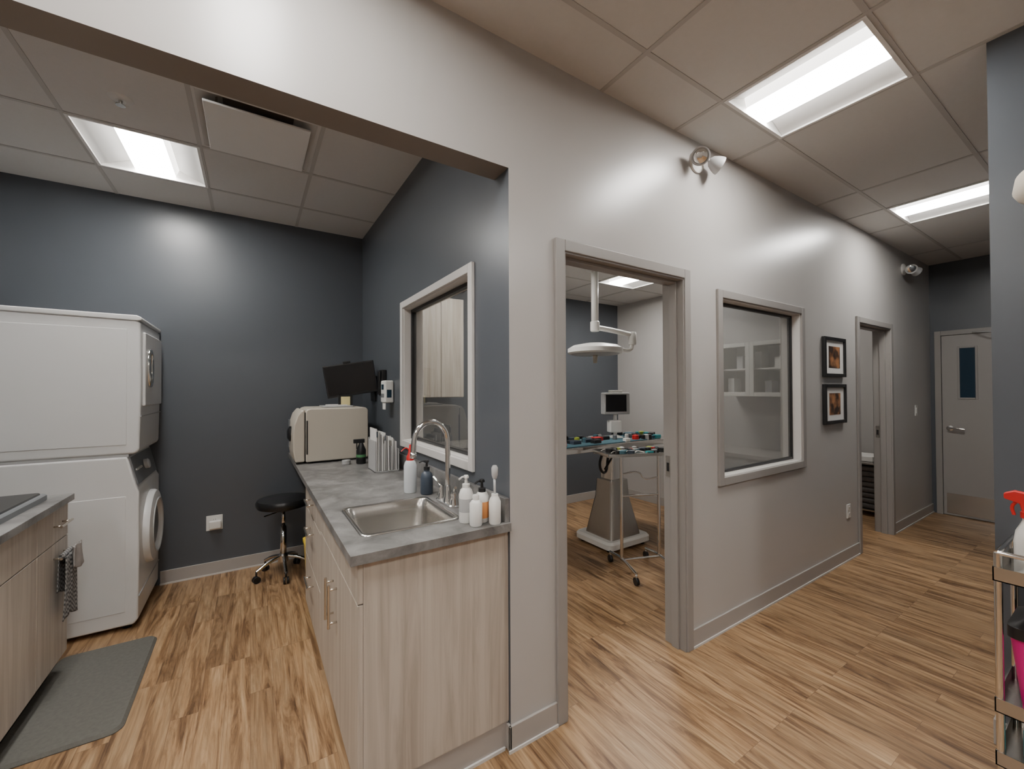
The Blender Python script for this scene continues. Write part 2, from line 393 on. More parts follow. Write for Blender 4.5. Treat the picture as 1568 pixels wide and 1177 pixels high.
def door_frame(name, D):
    e = .05; pr = .018
    g = group(name, ((D[0] + D[1]) / 2, YW, 0))
    L = [(D[0] - e, D[0] + .004, 0, D[2] + e), (D[1] - .004, D[1] + e, 0, D[2] + e), (D[0] + .004, D[1] - .004, D[2] - .004, D[2] + e)]
    boxes('face_front', [(a, b, YW - pr, YW, c, d) for a, b, c, d in L], 'trim', g, bevel=.004)
    boxes('face_back', [(a, b, YW + TH, YW + TH + pr, c, d) for a, b, c, d in L], 'trim', g, bevel=.004)
    t = .012
    boxes('jamb', [(D[0], D[0] + t, YW - pr * .5, YW + TH + pr * .5, 0, D[2]), (D[1] - t, D[1], YW - pr * .5, YW + TH + pr * .5, 0, D[2]),
                   (D[0] + t, D[1] - t, YW - pr * .5, YW + TH + pr * .5, D[2] - t, D[2])], 'trim', g)
    s = .016
    boxes('stop', [(D[0] + t, D[0] + t + s, YW + .03, YW + .075, 0, D[2] - t), (D[1] - t - s, D[1] - t, YW + .03, YW + .075, 0, D[2] - t),
                   (D[0] + t + s, D[1] - t - s, YW + .03, YW + .075, D[2] - t - s, D[2] - t)], 'trim', g, bevel=.002)
    box('strike_plate', D[1] - t - .002, D[1] - t, YW + .085, YW + .115, .98, 1.10, 'steel', g)
    box('strike_hole', D[1] - t - .003, D[1] - t - .001, YW + .092, YW + .108, 1.01, 1.06, 'black', g)
    return g
door_frame('trim_door_frame', D1); door_frame('trim_door_frame', D2)

# windows
g = group('window_1', ((W1[0] + W1[1]) / 2, YW, 1.5))
casing('casing_front', 'x', W1[0] - .045, W1[1] + .045, W1[2] - .045, W1[3] + .045, YW - .018, YW, .05, 'trim', g)
casing('casing_back', 'x', W1[0] - .045, W1[1] + .045, W1[2] - .045, W1[3] + .045, YW + TH, YW + TH + .018, .05, 'trim', g)
casing('jamb', 'x', W1[0], W1[1], W1[2], W1[3], YW - .004, YW + TH + .004, .012, 'lighttrim', g)
casing('gasket', 'x', W1[0] + .012, W1[1] - .012, W1[2] + .012, W1[3] - .012, YW + .05, YW + .078, .018, 'black', g)
a, b, c, d = W1[0] + .02, W1[1] - .02, W1[2] + .02, W1[3] - .02
quad('glass', [(a, YW + .064, c), (b, YW + .064, c), (b, YW + .064, d), (a, YW + .064, d)], 'glass_haze', g)
g = group('window_2', (XC, (WB[0] + WB[1]) / 2, 1.6))
casing('casing_front', 'y', WB[0] - .04, WB[1] + .04, WB[2] - .04, WB[3] + .04, XC - .018, XC, .045, 'lighttrim', g)
casing('casing_back', 'y', WB[0] - .04, WB[1] + .04, WB[2] - .04, WB[3] + .04, XC + TH, XC + TH + .018, .045, 'lighttrim', g)
casing('jamb', 'y', WB[0], WB[1], WB[2], WB[3], XC - .004, XC + TH + .004, .012, 'lighttrim', g)
casing('gasket', 'y', WB[0] + .012, WB[1] - .012, WB[2] + .012, WB[3] - .012, XC + .045, XC + .078, .020, 'black', g)
a, b, c, d = WB[0] + .02, WB[1] - .02, WB[2] + .02, WB[3] - .02
quad('glass', [(XC + .064, a, c), (XC + .064, b, c), (XC + .064, b, d), (XC + .064, a, d)], 'glass', g)

# end door
g = group('door_1', (XE, .91, 0))
dy0, dy1 = .43, 1.36; xe = XE; dz = 2.11
boxes('frame', [(xe - .03, xe, dy1, dy1 + .055, 0, dz + .055), (xe - .03, xe, dy0 - .055, dy0, 0, dz + .055), (xe - .03, xe, dy0, dy1, dz, dz + .055)], 'trim', g, bevel=.004)
box('slab', xe - .015, xe - .001, dy0 + .004, dy1 - .004, .008, dz - .004, 'door', g)
casing('lite_frame', 'y', 1.07, 1.23, 1.36, 1.97, xe - .022, xe - .014, .02, 'trim', g)
box('lite_glass', xe - .018, xe - .0145, 1.09, 1.21, 1.38, 1.95, 'blueglass', g)
box('kick_plate', xe - .019, xe - .0145, dy0 + .03, dy1 - .03, .03, .26, 'steel', g)
lathe('lever_rose', (xe - .015, 1.295, 1.02), [(.03, 0), (.03, .008), (.014, .014), (.012, .05)], 'chrome', g, axis=(-1, 0, 0))
tube('lever', [(xe - .06, 1.295, 1.02), (xe - .068, 1.24, 1.025), (xe - .066, 1.17, 1.015)], .012, 'chrome', g)
box('closer_body', xe - .07, xe - .015, .62, .85, 2.04, 2.095, 'lgrey', g, bevel=.006)
tube('closer_arm', [(xe - .05, .83, 2.095), (xe - .17, .98, 2.105), (xe - .04, 1.1, 2.125)], .008, 'lgrey', g, smooth=False)

# ------------------------------------------------------------------ light fixtures
def troffer(name, r, z):
    x0, x1, y0, y1 = r; g = group(name, ((x0 + x1) / 2, (y0 + y1) / 2, z))
    d = .075
    box('pan', x0, x1, y0, y1, z + d, z + d + .01, 'reflector', g)
    boxes('rim', [(x0 - .004, x0 + .012, y0 - .004, y1 + .004, z - .006, z + d), (x1 - .012, x1 + .004, y0 - .004, y1 + .004, z - .006, z + d),
                  (x0 + .012, x1 - .012, y0 - .004, y0 + .012, z - .006, z + d), (x0 + .012, x1 - .012, y1 - .012, y1 + .004, z - .006, z + d)], 'reflector', g)
    c = (x0 + x1) / 2; hw = .125
    prism('lens_housing', [(c - hw, z + .07), (c - hw + .018, z + .022), (c + hw - .018, z + .022), (c + hw, z + .07)], 'y', y0 + .014, y1 - .014, 'lens2', g)
    box('lens', c - hw + .02, c + hw - .02, y0 + .016, y1 - .016, z + .018, z + .0215, 'lens', g)
    prism('reflector_a', [(x0 + .012, z + .004), (c - hw - .002, z + .068), (c - hw - .002, z + .072), (x0 + .012, z + .01)], 'y', y0 + .014, y1 - .014, 'reflector', g)
    prism('reflector_b', [(x1 - .012, z + .004), (c + hw + .002, z + .068), (c + hw + .002, z + .072), (x1 - .012, z + .01)], 'y', y0 + .014, y1 - .014, 'reflector', g)
for r in LH: troffer('ceiling_light', r, H)  # hall troffers, including the unseen ones added as fill light
for r in LL: troffer('ceiling_light', r, H)
for r in LSURG: troffer('ceiling_light', r, HS)
g = group('store_room_light', (5.6, 2.9, H - .05)); box('housing', 5.3, 5.9, 2.6, 3.2, H - .03, H, 'whitep', g); box('lens', 5.45, 5.75, 2.75, 3.05, H - .05, H - .03, 'lens', g)

x0, x1, y0, y1 = DIFF; g = group('ceiling_air_diffuser', ((x0 + x1) / 2, (y0 + y1) / 2, H))
boxes('neck', [(x0, x0 + .02, y0, y1, H, H + .05), (x1 - .02, x1, y0, y1, H, H + .05), (x0 + .02, x1 - .02, y0, y0 + .02, H, H + .05), (x0 + .02, x1 - .02, y1 - .02, y1, H, H + .05)], 'lighttrim', g)
prism('flare_a', [(x0 + .02, H - .002), (x0 + .13, H + .05), (x0 + .02, H + .05)], 'y', y0 + .02, y1 - .02, 'lighttrim', g)
prism('flare_b', [(x1 - .02, H - .002), (x1 - .13, H + .05), (x1 - .02, H + .05)], 'y', y0 + .02, y1 - .02, 'lighttrim', g)
box('throat', x0 + .02, x1 - .02, y0 + .02, y1 - .02, H + .05, H + .06, 'soffit', g)
box('plaque', x0 + .05, x1 - .05, y0 + .05, y1 - .05, H - .03, H - .018, 'reflector', g, bevel=.003)
boxes('hanger', [(x0 + .1, x0 + .11, y0 + .1, y0 + .11, H - .018, H + .05), (x1 - .11, x1 - .1, y1 - .11, y1 - .1, H - .018, H + .05)], 'steel', g)
g = group('ceiling_sprinkler', (-.56, 2.79, H)); lathe('escutcheon', (-.56, 2.79, H - .012), [(.02, 0), (.045, .006), (.05, .012)], 'whitep', g)
lathe('head', (-.56, 2.79, H - .035), [(.02, 0), (.02, .003), (.006, .006), (.009, .026)], 'steel', g)

# ------------------------------------------------------------------ right-hand counter (peninsula)
CZ = .945; CT = .034
X0 = .28
sx0, sx1, sy0, sy1 = .35, .765, 1.60, 2.035
g = group('sink_counter', (.6, 2.2, 0))
i = .016
xr = XC - .002
panel_holes('countertop', 'xy', X0, xr, YW - .015, YB - .003, CZ - CT, CZ, [(sx0 + i, sx1 - i, sy0 + i, sy1 - i)], ['counter'], parent=g)
boxes('backsplash', [(xr - .02, xr, YW + .0, YB - .003, CZ, CZ + .10)], 'counter', g, bevel=.002)
xf = .327
box('end_panel', xf, xr, YW + .012, YW + .032, .115, CZ - CT, 'ash', g)
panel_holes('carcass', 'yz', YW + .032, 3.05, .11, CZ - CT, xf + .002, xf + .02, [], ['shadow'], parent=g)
box('carcass_far_side', xf, xr, 3.03, 3.05, .11, CZ - CT, 'ash', g)
box('carcass_bottom', xf + .02, xr, YW + .032, 3.03, .11, .13, 'ash', g)
boxes('toe_kick', [(xf + .055, xf + .07, YW + .03, 3.03, 0, .11), (xf + .055, xr, YW + .018, YW + .03, 0, .115)], 'base', g)
box('toe_line', xf + .055, XC - .02, YW + .010, YW + .018, 0, .012, 'lighttrim', g)
fx0, fx1 = xf - .019, xf
gap = .003
ym = 1.91; y_m2 = 2.36
fr = [(YW + .014, ym, .765, .902), (ym + gap, y_m2, .765, .902), (YW + .014, ym, .118, .760), (ym + gap, y_m2, .118, .760),
      (y_m2 + gap, 3.048, .745, .902), (y_m2 + gap, 3.048, .44, .740), (y_m2 + gap, 3.048, .118, .435)]
for k, (a, b, c, d) in enumerate(fr): box('front_%d' % k, fx0, fx1, a, b, c, d, 'ash', g, bevel=.0015)
def handle_v(nm, x, y, z0, z1, g, s=-1):
    tube(nm, [(x + s * .032, y, z0), (x + s * .032, y, z1)], .006, 'brass', g)
    cyl(nm + '_a', (x, y, z0 + .02), (x + s * .032, y, z0 + .02), .0045, 'brass', g); cyl(nm + '_b', (x, y, z1 - .02), (x + s * .032, y, z1 - .02), .0045, 'brass', g)
def handle_h(nm, x, y0, y1, z, g, s=-1):
    tube(nm, [(x + s * .032, y0, z), (x + s * .032, y1, z)], .006, 'brass', g)
    cyl(nm + '_a', (x, y0 + .02, z), (x + s * .032, y0 + .02, z), .0045, 'brass', g); cyl(nm + '_b', (x, y1 - .02, z), (x + s * .032, y1 - .02, z), .0045, 'brass', g)
handle_v('handle_1', fx0, ym - .04, .50, .68, g); handle_v('handle_2', fx0, ym + .045, .50, .68, g)
for k, z in enumerate((.83, .66, .36)): handle_h('handle_%d' % (k + 3), fx0, 2.62, 2.80, z, g)
box('desk_end_support', X0 + .1, xr, YB - .03, YB - .003, CZ - CT - .09, CZ - CT, 'ash', g)

# sink
def rr(a, z, r): return [(x, y, z) for x, y in rrect(sx0 + a, sx1 - a, sy0 + a, sy1 - a, r, 8)]
g = group('kitchen_sink', ((sx0 + sx1) / 2, (sy0 + sy1) / 2, CZ))
loft('basin', [rr(0, CZ + .001, .035), rr(.003, CZ + .006, .034), rr(.014, CZ + .006, .034), rr(.02, CZ + .001, .034), rr(.028, CZ - .05, .045), rr(.036, CZ - .15, .06), rr(.05, CZ - .175, .06), rr(.08, CZ - .185, .06)], 'steel', g, cap0=False, split=60)
lathe('drain', ((sx0 + sx1) / 2, (sy0 + sy1) / 2, CZ - .186), [(.045, 0), (.045, .004), (.03, .005), (.028, .002)], 'chrome', g)

# faucet
fx, fy = .81, 1.86
g = group('gooseneck_faucet', (fx, fy, CZ))
rplate('deck_plate', fx - .028, fx + .028, fy - .10, fy + .10, CZ + .0008, CZ + .012, .026, 'chrome', g, e=.004)
lathe('neck_base', (fx, fy, CZ + .01), [(.026, 0), (.024, .01), (.018, .03), (.016, .07), (.012, .08)], 'chrome', g)
pts = [(fx, fy, CZ + .08), (fx, fy, CZ + .27)]
for k in range(1, 10):
    a = math.pi * k / 9; pts.append((fx - .085 + .085 * math.cos(a), fy, CZ + .30 + .10 * math.sin(a)))
pts.append((fx - .172, fy, CZ + .255))
tube('gooseneck', pts, .0125, 'chrome', g)
cyl('aerator', (fx - .172, fy, CZ + .262), (fx - .173, fy, CZ + .235), .015, 'chrome', g)
for s in (-1, 1):
    lathe('valve_%d' % s, (fx, fy + s * .075, CZ + .01), [(.022, 0), (.019, .02), (.014, .035), (.017, .05), (.012, .065)], 'chrome', g)
    tube('lever_%d' % s, [(fx, fy + s * .075, CZ + .065), (fx - .01, fy + s * .10, CZ + .085), (fx - .02, fy + s * .135, CZ + .105)], .007, 'chrome', g)

# ------------------------------------------------------------------ bottles
def pump(g, x, y, z, mat='whitep', s=1.0, d=(-1, -.3)):
    lathe('pump_collar', (x, y, z), [(.016 * s, 0), (.016 * s, .016), (.007 * s, .018), (.005 * s, .04)], mat, g)
    l = Vector((d[0], d[1], 0)).normalized()
    lathe('pump_head', (x, y, z + .04), [(.011 * s, 0), (.012 * s, .006), (.009 * s, .012)], mat, g)
    tube('pump_spout', [(x, y, z + .046), (x + l.x * .022, y + l.y * .022, z + .047), (x + l.x * .04, y + l.y * .04, z + .040)], .004, mat, g)
CB = CZ + .0008
x, y = .762, 1.558
g = group('lotion_bottle', (x, y, CZ)); r = .030
lathe('body', (x, y, CB), [(r * .92, 0), (r, .006), (r, .045), (r * 1.005, .046, 1), (r * 1.005, .10, 1), (r, .101, 0), (r, .115), (r * .8, .135), (.014, .145)], None, g, mats=['whitep', 'lgrey']); pump(g, x, y, CZ + .143)
x, y = .775, 1.495
g = group('white_squeeze_bottle', (x, y, CZ)); r = .026
lathe('body', (x, y, CB), [(r * .9, 0), (r, .006), (r, .09), (r * .7, .10), (.013, .104), (.014, .118), (.012, .124)], 'whitep', g)
x, y = .822, 1.53
g = group('hand_soap_pump', (x, y, CZ)); r = .029
lathe('body', (x, y, CB), [(r * .9, 0), (r, .006), (r, .018), (r * 1.01, .02, 1), (r * 1.01, .085, 1), (r, .087), (r, .105), (r * .7, .12), (.014, .125)], None, g, mats=['whitep', 'orange']); pump(g, x, y, CZ + .124, 'black')
x, y = .852, 1.474
g = group('dish_brush_bottle', (x, y, CZ)); r = .025
lathe('body', (x, y, CB), [(r * .9, 0), (r, .006), (r, .09), (r * .75, .105), (.014, .112), (.014, .122)], 'whitep', g)
cyl('brush_handle', (x, y, CZ + .12), (x, y + .002, CZ + .2), .005, 'clear', g); lathe('brush_head', (x, y, CZ + .185), [(.008, 0), (.013, .015), (.014, .045), (.008, .055)], 'lgrey', g)
x, y = .79, 2.09
g = group('dark_soap_bottle', (x, y, CZ)); r = .033
lathe('body', (x, y, CB), [(r * .9, 0), (r, .006), (r, .09), (r * .8, .11), (.015, .12), (.015, .13)], 'navy', g); pump(g, x, y, CZ + .128, 'black', d=(-1, .2))
x, y = .727, 2.17
g = group('wash_bottle', (x, y, CZ)); r = .034
lathe('body', (x, y, CB), [(r * .92, 0), (r, .006), (r, .145), (r * .8, .165), (.018, .175)], 'clear', g)
lathe('cap', (x, y, CZ + .173), [(.02, 0), (.02, .02), (.012, .035), (.005, .085)], 'red', g)
tube('nozzle', [(x, y, CZ + .19), (x - .02, y, CZ + .24), (x - .05, y, CZ + .225)], .003, 'red', g)
x, y = .70, 3.22
g = group('black_spray_bottle', (x, y, CZ)); r = .035
lathe('body', (x, y, CB), [(r * .92, 0), (r, .006), (r, .05), (r, .052, 1), (r, .07, 1), (r, .072), (r, .10), (r * .55, .14), (.014, .155)], None, g, mats=['black', 'green'])
boxes('trigger_head', [(x - .055, x + .025, y - .011, y + .011, CZ + .155, CZ + .185), (x - .035, x - .028, y - .008, y + .008, CZ + .11, CZ + .16)], 'black', g, bevel=.004)
x, y = .60, 3.25
g = group('tape_roll', (x, y, CZ)); lathe('roll', (x, y, CB), [(.025, 0), (.03, .002), (.03, .03), (.02, .032)], 'lgrey', g)

# desktop file holder with leaflets
x, y = .80, 2.90
g = group('paper_file_holder', (x, y, CZ))
boxes('holder', [(x - .10, x - .095, y - .10, y + .10, CB, CZ + .21), (x - .045, x - .041, y - .10, y + .10, CB, CZ + .19), (x + .005, x + .009, y - .10, y + .10, CB, CZ + .17), (x + .055, x + .06, y - .10, y + .10, CB, CZ + .15), (x - .1, x + .06, y + .095, y + .1, CB, CZ + .22), (x - .1, x + .06, y - .1, y + .1, CB, CZ + .005)], 'lgrey', g)
hs = [.29, .275, .265, .25, .262, .24, .235, .225, .215, .20]
xs_ = [-.090, -.078, -.066, -.054, -.036, -.022, -.010, .014, .028, .040]
for k in range(10):
    a = x + xs_[k]; tlt = random.uniform(-.004, .004)
    prism('leaflet_%d' % k, [(a, CZ + .006), (a + .007, CZ + .006), (a + .007 + tlt, CZ + hs[k]), (a + tlt, CZ + hs[k] + .001)], 'y', y - .09 + .006 * (k % 3), y + .08 - .01 * (k % 2), ['paper', 'whitep', 'lgrey'][k % 3], g)
boxes('printed_tabs', [(x - .0895, x - .083, y - .0925, y - .0895, CZ + .235, CZ + .275), (x - .035, x - .03, y - .0925, y - .085, CZ + .21, CZ + .245)], 'navy', g)

# ------------------------------------------------------------------ sterilizer (tabletop autoclave)
ax0, ax1, ay0, ay1, az0, az1 = .262, .80, 3.42, 3.90, CZ + .012, 1.36
g = group('tabletop_autoclave', ((ax0 + ax1) / 2, (ay0 + ay1) / 2, CZ))
prof = [(ax0 + .085, az0), (ax1, az0), (ax1, az1 - .02), (ax1 - .02, az1), (ax0 + .12, az1), (ax0 + .088, az1 - .01), (ax0 + .085, az1 - .03)]
prism('body', prof, 'y', ay0, ay1, 'cream', g, bevel=.01)
dp = [(ax0 + .079, az0 + .003), (ax0 + .079, az1 - .01), (ax0 + .06, az1 - .012), (ax0 + .03, az1 - .05), (ax0 + .008, az1 - .12), (ax0, az1 - .2), (ax0 + .002, az0 + .08), (ax0 + .015, az0 + .003)]
prism('door', dp, 'y', ay0 + .01, ay1 - .01, 'cream', g, bevel=.01)
box('seam', ax0 + .078, ax0 + .087, ay0 + .012, ay1 - .015, az0 + .01, az1 - .03, 'black', g)
box('door_gap', ax0 + .088, ax0 + .098, ay0 - .002, ay0 + .01, az0 + .06, az1 - .09, 'black', g)
lathe('door_wheel', (ax0 + .006, (ay0 + ay1) / 2, az0 + .2), [(.06, 0), (.06, .015), (.03, .03)], 'black', g, axis=(-1, 0, 0))
box('control_panel', ax0 - .002, ax0 + .006, ay0 + .36, ay0 + .44, az0 + .08, az0 + .3, 'grey', g)
for a in (ax0 + .12, ax1 - .05):
    for b in (ay0 + .05, ay1 - .05): cyl('foot', (a, b, CB), (a, b, az0 + .002), .018, 'black', g)
g = group('document_tray', (.6, 3.6, az1)); box('tray', .48, .70, 3.50, 3.75, az1 + .001, az1 + .012, 'lgrey', g, bevel=.003); box('booklet', .52, .66, 3.52, 3.7, az1 + .012, az1 + .02, 'paper', g)

g = group('computer_monitor', (.705, 3.62, 1.59))
W, Hh = .40, .27
box('bezel', .705 - W / 2, .705 + W / 2, 3.605, 3.635, 1.59 - Hh / 2, 1.59 + Hh / 2, 'black', g, bevel=.006)
box('screen', .705 - W / 2 + .012, .705 + W / 2 - .012, 3.6035, 3.6055, 1.59 - Hh / 2 + .02, 1.59 + Hh / 2 - .012, 'screen', g)
box('rear_housing', .605, .805, 3.635, 3.665, 1.51, 1.67, 'black', g, bevel=.008)
box('top_webcam', .665, .725, 3.60, 3.62, 1.59 + Hh / 2, 1.59 + Hh / 2 + .018, 'black', g, bevel=.004)
g.rotation_euler = Euler((math.radians(3), math.radians(-9), math.radians(-14)))
g2 = group('monitor_mount_arm', (XC, 3.68, 1.50))
box('mount_plate', XC - .02, XC - .001, 3.62, 3.74, 1.40, 1.62, 'black', g2, bevel=.003)
tube('arm', [(XC - .02, 3.68, 1.52), (.83, 3.74, 1.53), (.74, 3.69, 1.57)], .014, 'black', g2)
g = group('sticky_note', (.66, 3.59, 1.43)); prism('note', [(.62, 1.375), (.69, 1.375), (.69, 1.445), (.62, 1.445)], 'y', 3.575, 3.577, 'sticky', g)
box('clip', .60, .71, 3.577, 3.582, 1.376, 1.46, 'black', g)

g = group('paper_dispenser', (XC, 3.16, 1.48))
box('body', XC - .07, XC - .001, 3.10, 3.22, 1.40, 1.57, 'whitep', g, bevel=.012)
box('slot', XC - .072, XC - .069, 3.12, 3.20, 1.44, 1.47, 'grey', g)
boxes('slot_front', [(XC - .055, XC - .02, 3.0985, 3.101, 1.44, 1.50)], 'blueglass', g)
box('blue_label', XC - .072, XC - .0695, 3.13, 3.19, 1.50, 1.54, 'blueglass', g)
box('sheet', XC - .060, XC - .058, 3.12, 3.20, 1.35, 1.41, 'paper', g)
g = group('telephone', (XC, 3.34, 1.55)); box('base', XC - .04, XC - .001, 3.30, 3.39, 1.45, 1.66, 'black', g, bevel=.006); box('handset', XC - .062, XC - .04, 3.31, 3.345, 1.46, 1.65, 'black', g, bevel=.008)

# ------------------------------------------------------------------ stool
x, y = .225, 3.84
g = group('rolling_stool', (x, y, 0))
lathe('seat', (x, y, .55), [(.16, 0), (.185, .008), (.195, .03), (.195, .05), (.185, .068), (.15, .076), (.02, .078)], 'vinyl', g, n=40)
cyl('seat_plate', (x, y, .535), (x, y, .552), .11, 'black', g)
cyl('column_upper', (x, y, .38), (x, y, .54), .014, 'chrome', g); cyl('column_lower', (x, y, .12), (x, y, .40), .024, 'chrome', g)
lathe('hub', (x, y, .10), [(.03, 0), (.04, .01), (.038, .06), (.024, .075)], 'chrome', g)
tube('height_lever', [(x, y, .525), (x - .06, y - .05, .52), (x - .14, y - .10, .515)], .005, 'chrome', g)
for k in range(5):
    a = math.radians(72 * k + 200); c, s = math.cos(a), math.sin(a)
    tube('leg_%d' % k, [(x + .03 * c, y + .03 * s, .15), (x + .12 * c, y + .12 * s, .125), (x + .20 * c, y + .20 * s, .085)], .013, 'chrome', g)
    cx, cy = x + .20 * c, y + .20 * s
    cyl('caster_stem_%d' % k, (cx, cy, .05), (cx, cy, .09), .007, 'black', g)
    for o in (-1, 1):
        p = Vector((cx, cy, .026)) + Vector((-s, c, 0)) * .012 * o
        cyl('caster_%d_%d' % (k, o), p - Vector((-s, c, 0)) * .007, p + Vector((-s, c, 0)) * .007, .026, 'black', g)
x0, x1, y0, y1 = .33, .55, 3.16, 3.42
g = group('yellow_waste_bin', (.44, 3.27, 0))
loft('body', [[(a, b, 0.001) for a, b in rrect(x0 + .02, x1 - .02, y0 + .02, y1 - .02, .03)], [(a, b, .38) for a, b in rrect(x0, x1, y0, y1, .03)], [(a, b, .385) for a, b in rrect(x0 - .006, x1 + .006, y0 - .006, y1 + .006, .03)], [(a, b, .405) for a, b in rrect(x0 - .006, x1 + .006, y0 - .006, y1 + .006, .03)]], 'yellow', g)
rplate('lid', x0 + .01, x1 - .01, y0 + .01, y1 - .01, .405, .425, .03, 'yellow', g, e=.01)

def outlet(name, c, w=.075, h=.118, switch=False):
    g = group(name, c); x, y, z = c
    box('plate', x - w / 2, x + w / 2, y - .006, y, z - h / 2, z + h / 2, 'whitep', g, bevel=.002)
    if switch: box('rocker', x - .016, x + .016, y - .010, y - .005, z - .033, z + .033, 'whitep', g, bevel=.001)
    else:
        for s in (-1, 1):
            box('socket', x - .016, x + .016, y - .008, y - .005, z + s * .026 - .014, z + s * .026 + .014, 'whitep', g, bevel=.002)
            boxes('slots', [(x - .008, x - .006, y - .0085, y - .0075, z + s * .026 - .004, z + s * .026 + .006), (x + .006, x + .008, y - .0085, y - .0075, z + s * .026 - .004, z + s * .026 + .006)], 'black', g)
    return g
outlet('power_outlet', (4.42, YW, .42)); outlet('light_switch', (6.35, YW, 1.24), switch=True)
g = outlet('power_outlet', (-.25, YB, .42), w=.11, h=.12)
box('plug_cover', -.285, -.205, YB - .04, YB - .007, .375, .44, 'whitep', g, bevel=.008)

# ------------------------------------------------------------------ left counter
LX = -.81; LY1 = 3.17; LB = -1.495
g = group('side_counter', (-1.15, 2.4, 0))
box('countertop', LB, LX, 1.62, LY1, CZ - CT, CZ, 'counter', g, bevel=.002)
box('backsplash', LB, -1.48, 1.62, LY1, CZ, CZ + .1, 'counter', g)
lf = -.85
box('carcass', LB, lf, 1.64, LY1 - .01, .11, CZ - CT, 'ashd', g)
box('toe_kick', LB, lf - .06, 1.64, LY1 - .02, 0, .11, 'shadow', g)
ys = [1.645, 2.02, 2.40, 2.78, LY1 - .012]
for k in range(4):
    a, b = ys[k], ys[k + 1] - .004
    box('drawer_front_%d' % k, lf, lf + .019, a, b, .735, .902, 'ash', g, bevel=.0015); box('door_front_%d' % k, lf, lf + .019, a, b, .118, .73, 'ash', g, bevel=.0015)
    if k == 3:
        handle_h('drawer_handle_%d' % k, lf + .019, (a + b) / 2 - .02, (a + b) / 2 + .13, .82, g, s=1)
        handle_h('door_handle_%d' % k, lf + .019, (a + b) / 2 - .02, (a + b) / 2 + .15, .66, g, s=1)
g = group('black_warming_tray', (-1.15, 2.6, CZ))
rplate('base', -1.42, -.88, 2.10, 3.08, CB, CZ + .03, .03, 'grey', g, e=.006)
rplate('surface', -1.40, -.90, 2.12, 3.06, CZ + .03, CZ + .038, .025, 'screen', g, e=.003)
g = group('hanging_dish_towel', (-.79, 3.03, .6))
def cloth(name, y0, y1, z0, z1, x, amp, mat, skew=0, ph=0):
    bm = bmesh.new(); nu, nv = 24, 20; grid = []
    for i in range(nu + 1):
        row = []
        for j in range(nv + 1):
            u = i / nu; v = j / nv
            wv = amp * math.sin(u * 9 + ph) * (0.4 + .6 * v) + amp * .4 * math.sin(u * 19 + v * 3 + ph)
            yy = y0 + (y1 - y0) * ((u - .5) * (1 - .25 * (1 - v)) + .5) + skew * v
            row.append(bm.verts.new((x + wv, yy, z1 + (z0 - z1) * v + .015 * math.sin(u * 5 + ph) * v)))
        grid.append(row)
    for i in range(nu):
        for j in range(nv):
            f = bm.faces.new([grid[i][j], grid[i + 1][j], grid[i + 1][j + 1], grid[i][j + 1]]); f.smooth = True
    o = finish(name, bm, mat, g); md = o.modifiers.new('s', 'SOLIDIFY'); md.thickness = .004
    return o
cloth('front_fall', 2.93, 3.10, .36, .668, -.785, .008, 'towel', -.015)
cloth('back_fall', 2.95, 3.09, .48, .668, -.817, .003, 'towel', 0, 1)
tube('fold', [(-.80, 2.96, .668), (-.80, 3.08, .672)], .012, 'towel', g)
cloth('upper_fold', 2.97, 3.14, .585, .70, -.771, .010, 'cloth', .02, 2)

rplate('anti_fatigue_mat', -.90, -.475, 2.46, 3.30, 0.001, .016, .05, 'mat', None, e=.012)

# ------------------------------------------------------------------ stacked washer / dryer
wy0, wy1 = 3.47, 4.135; wx0, wx1 = -1.36, -.60
g = group('stacked_washer_dryer', (-1.0, 3.8, 0))
body = [(wx0, .03), (wx1 - .02, .03), (wx1, .06), (wx1 + .004, .45), (wx1 + .002, .86), (wx1 - .01, .885), (wx1 - .055, 1.085), (wx0, 1.085)]
prism('washer_body', body, 'y', wy0, wy1, 'white', g, bevel=.012)
dr = [(wx0, 1.10), (wx1 - .02, 1.10), (wx1, 1.12), (wx1 + .008, 1.5), (wx1 + .004, 1.93), (wx1 - .015, 1.955), (wx0, 1.97)]
prism('dryer_body', dr, 'y', wy0 + .006, wy1 - .006, 'white', g, bevel=.014)
prism('dryer_lid', [(wx0 - .0, 1.957), (wx1 - .01, 1.945), (wx1 + .010, 1.95), (wx1 + .008, 1.97), (wx1 - .015, 1.98), (wx0, 1.985)], 'y', wy0 - .004, wy1, 'white', g, bevel=.006)
box('side_emboss', wx0 + .06, wx1 - .06, wy0 + .002, wy0 + .02, 1.16, 1.89, 'white', g, bevel=.003)
box('side_emboss_lower', wx0 + .06, wx1 - .06, wy0 - .003, wy0 + .02, .12, .84, 'white', g, bevel=.003)
box('join_strip', wx0, wx1 - .05, wy0 + .01, wy1 - .01, 1.084, 1.101, 'lgrey', g)
prism('console_panel', [(wx1 - .011, .90), (wx1 - .006, .902), (wx1 - .047, 1.075), (wx1 - .053, 1.073)], 'y', wy0 + .03, wy1 - .03, 'grey', g)
lathe('console_knob', (wx1 - .025, wy0 + .33, .99), [(.035, 0), (.033, .02), (.025, .026)], 'lgrey', g, axis=(1, 0, .23))
for k in range(5): lathe('button_%d' % k, (wx1 - .027, wy0 + .08 + .035 * k, .99), [(.008, 0), (.007, .008)], 'lgrey', g, axis=(1, 0, .23))
boxes('front_seam', [(wx1 + .003, wx1 + .0095, wy0 + .004, wy1 - .004, 1.335, 1.341), (wx1 + .0, wx1 + .006, wy0 + .004, wy1 - .004, .20, .206)], 'lgrey', g)
cy = (wy0 + wy1) / 2
lathe('washer_door', (wx1 + .002, cy, .56), [(.245, 0), (.245, .02), (.235, .035), (.19, .045), (.17, .045), (.16, .012), (.02, .010)], 'white', g, n=56, axis=(1, 0, 0))
